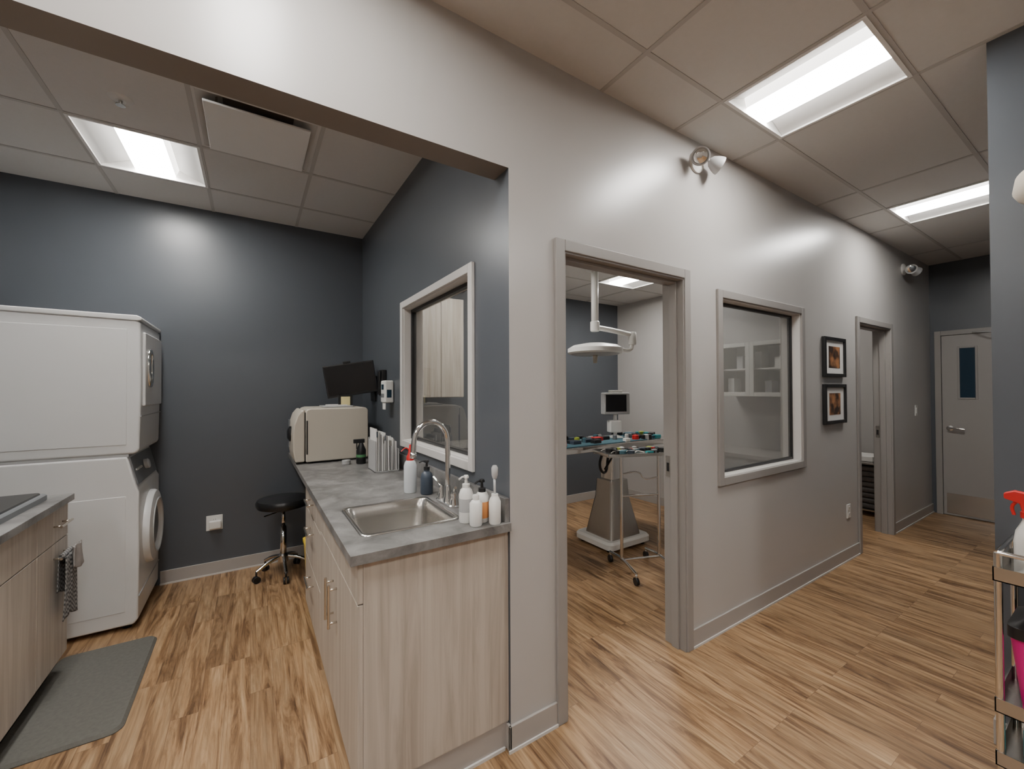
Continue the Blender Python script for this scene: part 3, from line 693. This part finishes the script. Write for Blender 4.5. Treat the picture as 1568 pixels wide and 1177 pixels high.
lathe('washer_door_glass', (wx1 + .012, cy, .56), [(.158, 0), (.145, .014), (.10, .022), (.02, .026)], 'grey', g, n=48, axis=(1, 0, 0))
tube('washer_door_trim', [(wx1 + .047, cy + .18 * math.cos(a * math.pi / 16), .56 + .18 * math.sin(a * math.pi / 16)) for a in range(33)], .006, 'lgrey', g)
box('dryer_door', wx1 + .004, wx1 + .022, wy0 + .05, wy1 - .05, 1.40, 1.88, 'white', g, bevel=.012)
tube('dryer_door_handle', [(wx1 + .028, wy0 + .15 + .055 * math.cos(a * math.pi / 12), 1.65 + .115 * math.sin(a * math.pi / 12)) for a in range(25)], .013, 'chrome', g)
lathe('dryer_door_recess', (wx1 + .020, wy0 + .15, 1.65), [(.05, 0), (.05, .003)], 'grey', g, axis=(1, 0, 0))
for a in (wx0 + .06, wx1 - .06):
    for b in (wy0 + .06, wy1 - .06): cyl('foot', (a, b, 0), (a, b, .035), .022, 'black', g)

# ------------------------------------------------------------------ emergency lights
def emergency(name, x, z):
    y = YW; g = group(name, (x, y, z))
    lathe('canopy', (x, y, z), [(.062, 0), (.062, .012), (.045, .022), (.018, .03)], 'whitep', g, axis=(0, -1, 0))
    cyl('stem', (x, y - .02, z), (x, y - .06, z), .012, 'whitep', g)
    tube('yoke', [(x - .075, y - .065, z - .01), (x, y - .06, z), (x + .075, y - .065, z - .01)], .009, 'lgrey', g)
    for s in (-1, 1):
        ax = Vector((s * .8, -.45, -.45)).normalized()
        c = Vector((x + s * .055, y - .07, z - .01))
        lathe('head_%d' % s, c, [(.012, -.02), (.03, -.005), (.042, .02), (.05, .045), (.05, .055), (.044, .056), (.036, .03)], 'lgrey', g, axis=ax)
        lathe('lens_%d' % s, c + ax * .045, [(.044, 0), (.03, .008), (.01, .012)], 'chrome', g, axis=ax)
emergency('emergency_light', 2.235, 2.845); emergency('emergency_light', 5.97, 2.78)

def picture(name, x0, x1, z0, z1, pm):
    y = YW; g = group(name, ((x0 + x1) / 2, y, (z0 + z1) / 2))
    casing('frame', 'x', x0, x1, z0, z1, y - .028, y - .001, .028, 'black', g)
    box('mat_board', x0 + .02, x1 - .02, y - .014, y - .002, z0 + .02, z1 - .02, 'paper', g)
    box('print', x0 + .10, x1 - .10, y - .0155, y - .0135, z0 + .075, z1 - .075, pm, g)
picture('framed_picture', 3.92, 4.34, 1.59, 1.92, 'pic1'); picture('framed_picture', 3.92, 4.34, 1.20, 1.53, 'pic2')

# ------------------------------------------------------------------ surgery room furniture
g = group('operating_table', (2.95, 2.80, 0))
tx0, tx1, ty0, ty1, tz = 2.10, 3.66, 2.62, 3.15, 1.0
boxes('top', [(tx0, (tx0 + tx1) / 2 - .005, ty0, ty1, tz - .015, tz), ((tx0 + tx1) / 2 + .005, tx1, ty0, ty1, tz - .015, tz)], 'steel', g, bevel=.004)
boxes('top_rail', [(tx0, tx1, ty0 - .008, ty0 + .004, tz - .045, tz + .004), (tx0, tx1, ty1 - .004, ty1 + .008, tz - .045, tz + .004)], 'chrome', g, bevel=.003)
box('under_frame', 2.60, 3.40, 2.70, 3.06, tz - .07, tz - .016, 'steel', g, bevel=.005)
loft('column', [[(a, b, .10) for a, b in rrect(2.79, 3.19, 2.69, 3.05, .03)], [(a, b, .45) for a, b in rrect(2.87, 3.12, 2.76, 3.0, .03)], [(a, b, .62) for a, b in rrect(2.88, 3.11, 2.77, 2.99, .03)]], 'steel', g)
rplate('column_upper', 2.91, 3.08, 2.80, 2.96, .62, .90, .02, 'chrome', g)
rplate('column_collar', 2.86, 3.13, 2.75, 3.01, .86, .935, .02, 'steel', g)
rplate('base', 2.72, 3.28, 2.64, 3.13, .035, .10, .06, 'whitep', g, e=.02)
for a in (2.79, 3.21):
    for b in (2.71, 3.06): cyl('base_foot', (a, b, 0), (a, b, .04), .03, 'black', g)
tube('tilt_lever', [(2.92, 2.8, .85), (2.78, 2.70, .83), (2.68, 2.66, .78)], .010, 'black', g)
tube('hose', [(2.70, 2.70, .94), (2.64, 2.68, .80), (2.72, 2.70, .74), (2.80, 2.74, .86)], .012, 'black', g)
px, py = 3.12, 2.95
g = group('patient_monitor', (px, py, 1.0))
cyl('pole', (px, py, 1.0), (px, py, 1.25), .018, 'whitep', g); lathe('pole_base', (px, py, 1.001), [(.08, 0), (.08, .01), (.03, .03)], 'whitep', g)
box('housing', px - .14, px + .14, py - .05, py + .04, 1.24, 1.46, 'lgrey', g, bevel=.012); box('screen', px - .12, px + .10, py - .053, py - .048, 1.27, 1.44, 'screen', g)
box('handle', px - .07, px + .07, py - .03, py + .01, 1.46, 1.485, 'whitep', g, bevel=.006); box('bracket', px - .07, px + .05, py - .05, py + .05, 1.06, 1.18, 'whitep', g, bevel=.01)
g.rotation_euler = Euler((0, 0, math.radians(-22)))
qx, qy = 2.72, 2.30
SR = math.radians(-20)
g = group('instrument_stand', (qx, qy, 0))
ix0, ix1, iy0, iy1 = qx - .36, qx + .36, qy - .16, qy + .14
for a in (qx - .17, qx + .17): tube('post', [(a, qy, .10), (a, qy, .965)], .013, 'chrome', g)
for z in (.62, .10): tube('cross_bar', [(qx - .17, qy, z), (qx + .17, qy, z)], .010, 'chrome', g)
tube('height_pull', [(qx - .17, qy, .80), (qx, qy, .80), (qx + .03, qy, .76), (qx + .17, qy, .76)], .006, 'chrome', g)
for a in (qx - .17, qx + .17):
    tube('foot', [(a, qy - .23, .085), (a, qy, .11), (a, qy + .21, .085)], .013, 'chrome', g)
    for b in (qy - .23, qy + .21):
        cyl('stem', (a, b, .04), (a, b, .085), .008, 'chrome', g)
        cyl('caster', (a - .012, b, .03), (a + .012, b, .03), .03, 'black', g)
rplate('tray', ix0, ix1, iy0, iy1, .965, .975, .03, 'steel', g)
boxes('tray_rim', [(ix0, ix1, iy0, iy0 + .006, .975, .99), (ix0, ix1, iy1 - .006, iy1, .975, .99), (ix0, ix0 + .006, iy0, iy1, .975, .99), (ix1 - .006, ix1, iy0, iy1, .975, .99)], 'chrome', g)
g.rotation_euler = Euler((0, 0, SR))
g = group('surgical_supplies', (qx, qy, .977))
cols = ['black', 'drape', 'black', 'red', 'black', 'navy', 'lime', 'whitep', 'teal', 'black', 'grey', 'lgrey', 'black']
for k in range(54):
    a = random.uniform(ix0 + .06, ix1 - .07); b = random.uniform(iy0 + .05, iy1 - .05); c = cols[k % len(cols)]; s = random.uniform(.014, .03)
    if k % 3 == 0: lathe('roll_%d' % k, (a, b, .977), [(s, 0), (s * 1.05, .004), (s, .03), (s * .5, .034)], c, g, n=16)
    elif k % 3 == 1: box('pack_%d' % k, a - s * 1.4, a + s * 1.4, b - s * .8, b + s * .8, .977, .977 + .016 + s * .3, c, g, bevel=.004)
    else: tube('tool_%d' % k, [(a - .05, b - .02, .986), (a, b + .01, .995), (a + .05, b, .986)], .005, 'steel' if k % 2 else c, g)
g.rotation_euler = Euler((0, 0, SR))
g = group('table_supplies', (2.6, 2.8, 1.002))
rplate('drape_sheet', tx0 + .06, tx1 - .25, ty0 + .05, ty1 - .05, 1.0008, 1.008, .03, 'drape', g, e=.003)
for k in range(60):
    a = random.uniform(tx0 + .1, tx1 - .12); b = random.uniform(ty0 + .06, ty1 - .06); c = cols[(k * 5) % len(cols)]; s = random.uniform(.018, .038)
    if abs(a - px) < .12 and b > 2.85: continue
    if k % 2: box('pack_%d' % k, a - s * 1.5, a + s * 1.5, b - s, b + s, 1.002, 1.024 + s * .5, c, g, bevel=.005)
    else: lathe('roll_%d' % k, (a, b, 1.002), [(s, 0), (s * 1.05, .005), (s * .9, .045), (s * .4, .05)], c, g, n=16)
lx, ly = 2.83, 2.93
g = group('surgical_ceiling_lamp', (lx, ly, HS))
lathe('ceiling_canopy', (lx, ly, HS - .001), [(.09, 0), (.09, -.03), (.04, -.045)], 'whitep', g)
cyl('drop_pole', (lx, ly, HS - .03), (lx, ly, 2.12), .035, 'whitep', g)
lathe('joint_a', (lx, ly, 2.06), [(.04, 0), (.045, .01), (.045, .09), (.035, .10)], 'whitep', g)
tube('arm_a', [(lx, ly, 2.10), (lx + .24, ly - .02, 2.08), (lx + .47, ly - .05, 2.05)], .026, 'whitep', g)
lathe('joint_b', (lx + .47, ly - .05, 1.95), [(.035, 0), (.042, .01), (.042, .12), (.035, .13)], 'whitep', g)
tube('arm_b', [(lx + .47, ly - .05, 1.96), (lx + .45, ly - .05, 1.905), (lx + .30, ly - .03, 1.90), (lx + .2, ly - .02, 1.895)], .02, 'whitep', g)
lathe('lamp_head', (lx, ly, 1.84), [(.25, 0), (.265, .012), (.265, .05), (.215, .08), (.11, .10), (.04, .105)], 'whitep', g, n=48)
lathe('lamp_face', (lx, ly, 1.832), [(.10, -.004), (.22, .0), (.235, .009)], 'lgrey', g, n=48)
cyl('sterile_handle', (lx, ly, 1.83), (lx, ly, 1.75), .024, 'cream', g, r1=.018)
g = group('upper_cabinet', (1.6, 4.0, 1.9))
box('carcass', 1.34, 1.84, 3.82, YB - .002, 1.42, 2.42, 'ash', g)
boxes('doors', [(1.345, 1.588, 3.80, 3.82, 1.425, 2.415), (1.592, 1.835, 3.80, 3.82, 1.425, 2.415)], 'ash', g, bevel=.002)
g = group('base_cabinet', (1.6, 3.85, 0))
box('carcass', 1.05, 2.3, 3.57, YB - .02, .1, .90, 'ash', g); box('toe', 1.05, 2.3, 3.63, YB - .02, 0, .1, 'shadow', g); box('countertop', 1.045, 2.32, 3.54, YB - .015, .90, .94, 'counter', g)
g = group('glass_front_cabinet', (4.3, 2.3, 1.7))
gx0, gx1, gy0, gy1, gz0, gz1 = 4.12, XS1 - .002, 1.80, 2.45, 1.42, 1.95
boxes('carcass', [(gx0, gx1, gy0, gy0 + .02, gz0, gz1), (gx0, gx1, gy1 - .02, gy1, gz0, gz1), (gx0, gx1, gy0, gy1, gz0, gz0 + .02), (gx0, gx1, gy0, gy1, gz1 - .02, gz1), (gx0 + .02, gx1, gy0, gy1, 1.68, 1.695), (gx0, gx1, 2.115, 2.135, gz0, gz1), (gx1 - .01, gx1, gy0, gy1, gz0, gz1)], 'whitep', g)
for a, b in ((gy0 + .0, 2.125), (2.125, gy1)): casing('door_frame', 'y', a, b, gz0, gz1, gx0 - .02, gx0, .04, 'whitep', g)
for k in range(6):
    a = gy0 + .07 + .09 * k
    box('supply_box', gx0 + .06, gx0 + .2, a, a + .06, gz0 + .02 if k % 2 else 1.696, (gz0 + .02 if k % 2 else 1.696) + .1 + .03 * (k % 3), ['paper', 'lgrey', 'white'][k % 3], g)
g = group('white_side_cabinet', (4.15, 2.3, 0))
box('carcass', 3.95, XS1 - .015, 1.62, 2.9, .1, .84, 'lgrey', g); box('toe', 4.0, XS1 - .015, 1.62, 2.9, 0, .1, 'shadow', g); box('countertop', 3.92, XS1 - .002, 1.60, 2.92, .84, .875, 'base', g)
g = group('storage_rack', (6.45, 1.95, 0))
for a in (6.1, 6.7):
    for b in (1.72, 2.2): cyl('post', (a, b, 0), (a, b, .62), .012, 'chrome', g)
for z in (.06, .60): box('shelf', 6.08, 6.72, 1.70, 2.22, z, z + .015, 'steel', g)
g = group('folded_towel_stack', (6.4, 1.95, .08))
for k in range(8): box('towel_%d' % k, 6.13, 6.66, 1.76, 2.16, .078 + k * .062, .078 + k * .062 + .058, 'dcloth', g, bevel=.02, seg=3)
g = group('paper_stack', (6.4, 1.95, .615)); box('stack', 6.2, 6.55, 1.8, 2.1, .616, .68, 'paper', g, bevel=.01)

# ------------------------------------------------------------------ utility cart
cx0, cx1, cy0, cy1 = 2.27, 2.60, -.35, .325
g = group('utility_cart', (2.43, 0, 0))
for a in (cx0 + .012, cx1 - .012):
    for b in (cy0 + .012, cy1 - .012):
        tube('post', [(a, b, .12), (a, b, .90)], .011, 'chrome', g)
        cyl('caster_stem', (a, b, .07), (a, b, .13), .009, 'chrome', g); cyl('caster', (a - .013, b, .04), (a + .013, b, .04), .04, 'lgrey', g)
        boxes('caster_fork', [(a - .019, a - .015, b - .018, b + .018, .035, .09), (a + .015, a + .019, b - .018, b + .018, .035, .09), (a - .019, a + .019, b - .018, b + .018, .086, .09)], 'chrome', g)
for z in (.14, .33, .80):
    boxes('tray_%d' % int(z * 100), [(cx0, cx1, cy0, cy1, z, z + .004), (cx0, cx0 + .004, cy0, cy1, z, z + .05), (cx1 - .004, cx1, cy0, cy1, z, z + .05), (cx0, cx1, cy0, cy0 + .004, z, z + .05), (cx0, cx1, cy1 - .004, cy1, z, z + .05)], 'steel', g)
tube('guard_rail', [(cx0 + .012, cy1 - .012, .90), (cx0 + .012, cy0 + .012, .90), (cx1 - .012, cy0 + .012, .90), (cx1 - .012, cy1 - .012, .90), (cx0 + .012, cy1 - .012, .90)], .009, 'chrome', g, smooth=False)
g = group('red_trigger_spray_bottle', (2.37, .262, .805)); x, y, z = 2.37, .252, .805
lathe('body', (x, y, z), [(.035, 0), (.038, .006), (.038, .12), (.039, .13), (.033, .17), (.015, .21), (.014, .225)], 'whitep', g, sx=1, sy=.9)
lathe('collar', (x, y, z + .22), [(.018, 0), (.018, .022), (.012, .026)], 'red', g)
z += .02
prism('trigger_head', [(y + .055, z + .262), (y + .055, z + .282), (y + .03, z + .295), (y - .04, z + .285), (y - .045, z + .25), (y - .012, z + .235), (y - .012, z + .22), (y + .012, z + .22), (y + .018, z + .25)], 'x', x - .013, x + .013, 'red', g, bevel=.004)
tube('trigger', [(x, y + .022, z + .26), (x, y + .036, z + .235), (x, y + .032, z + .205)], .005, 'red', g)
g = group('white_wipes_tub', (2.45, .19, .805)); lathe('tub', (2.47, .165, .805), [(.045, 0), (.048, .006), (.048, .13), (.05, .135), (.05, .155), (.03, .162)], 'whitep', g)
g = group('gauze_pack', (2.36, .15, .805)); box('pack', 2.30, 2.39, .03, .15, .805, .86, 'paper', g, bevel=.008)
g = group('pink_sharps_bin', (2.42, .17, .335))
loft('body', [[(a, b, .336) for a, b in rrect(2.33, 2.53, .05, .27, .03)], [(a, b, .60) for a, b in rrect(2.31, 2.55, .03, .295, .03)]], 'pink', g)
loft('lid', [[(a, b, .60) for a, b in rrect(2.30, 2.56, .02, .30, .03)], [(a, b, .64) for a, b in rrect(2.30, 2.56, .02, .30, .03)], [(a, b, .67) for a, b in rrect(2.34, 2.52, .06, .26, .03)]], 'black', g)
g = group('teal_wrap_roll', (2.40, .2, .145)); lathe('roll', (2.40, .22, .145), [(.03, 0), (.055, .004), (.055, .09), (.03, .094)], 'teal', g)
g = group('wrapped_supply_pack', (2.42, .08, .145)); box('pack', 2.33, 2.52, .0, .14, .145, .25, 'paper', g, bevel=.015)

g = group('exam_lamp', (XP, .12, 2.27))
box('bracket', XP - .03, XP - .001, .04, .16, 2.19, 2.37, 'whitep', g, bevel=.006)
tube('arm', [(XP - .03, .10, 2.28), (XP - .15, .11, 2.31), (XP - .23, .14, 2.29)], .014, 'whitep', g)
lathe('head', (XP - .25, .165, 2.235), [(.07, .07), (.10, .045), (.115, .0), (.11, -.02), (.10, -.028)], 'cream', g, n=40, axis=(-.75, .1, .65))

# ------------------------------------------------------------------ world + camera
wd = bpy.data.worlds.new('World'); S.world = wd; wd.use_nodes = True
bg = wd.node_tree.nodes['Background']; bg.inputs[0].default_value = (0.5, 0.47, 0.44, 1); bg.inputs[1].default_value = 0.15
cam = bpy.data.cameras.new('Camera'); co = bpy.data.objects.new('Camera', cam); COL.objects.link(co)
cam.sensor_width = 36; cam.lens = 36 * 627 / 1568; cam.clip_start = .02
R = Matrix.Rotation(math.radians(-32.5), 4, 'Z') @ Matrix.Rotation(math.radians(90.65), 4, 'X') @ Matrix.Rotation(math.radians(-.25), 4, 'Z')
co.matrix_world = Matrix.Translation((0, 0, 1.5)) @ R
S.camera = co
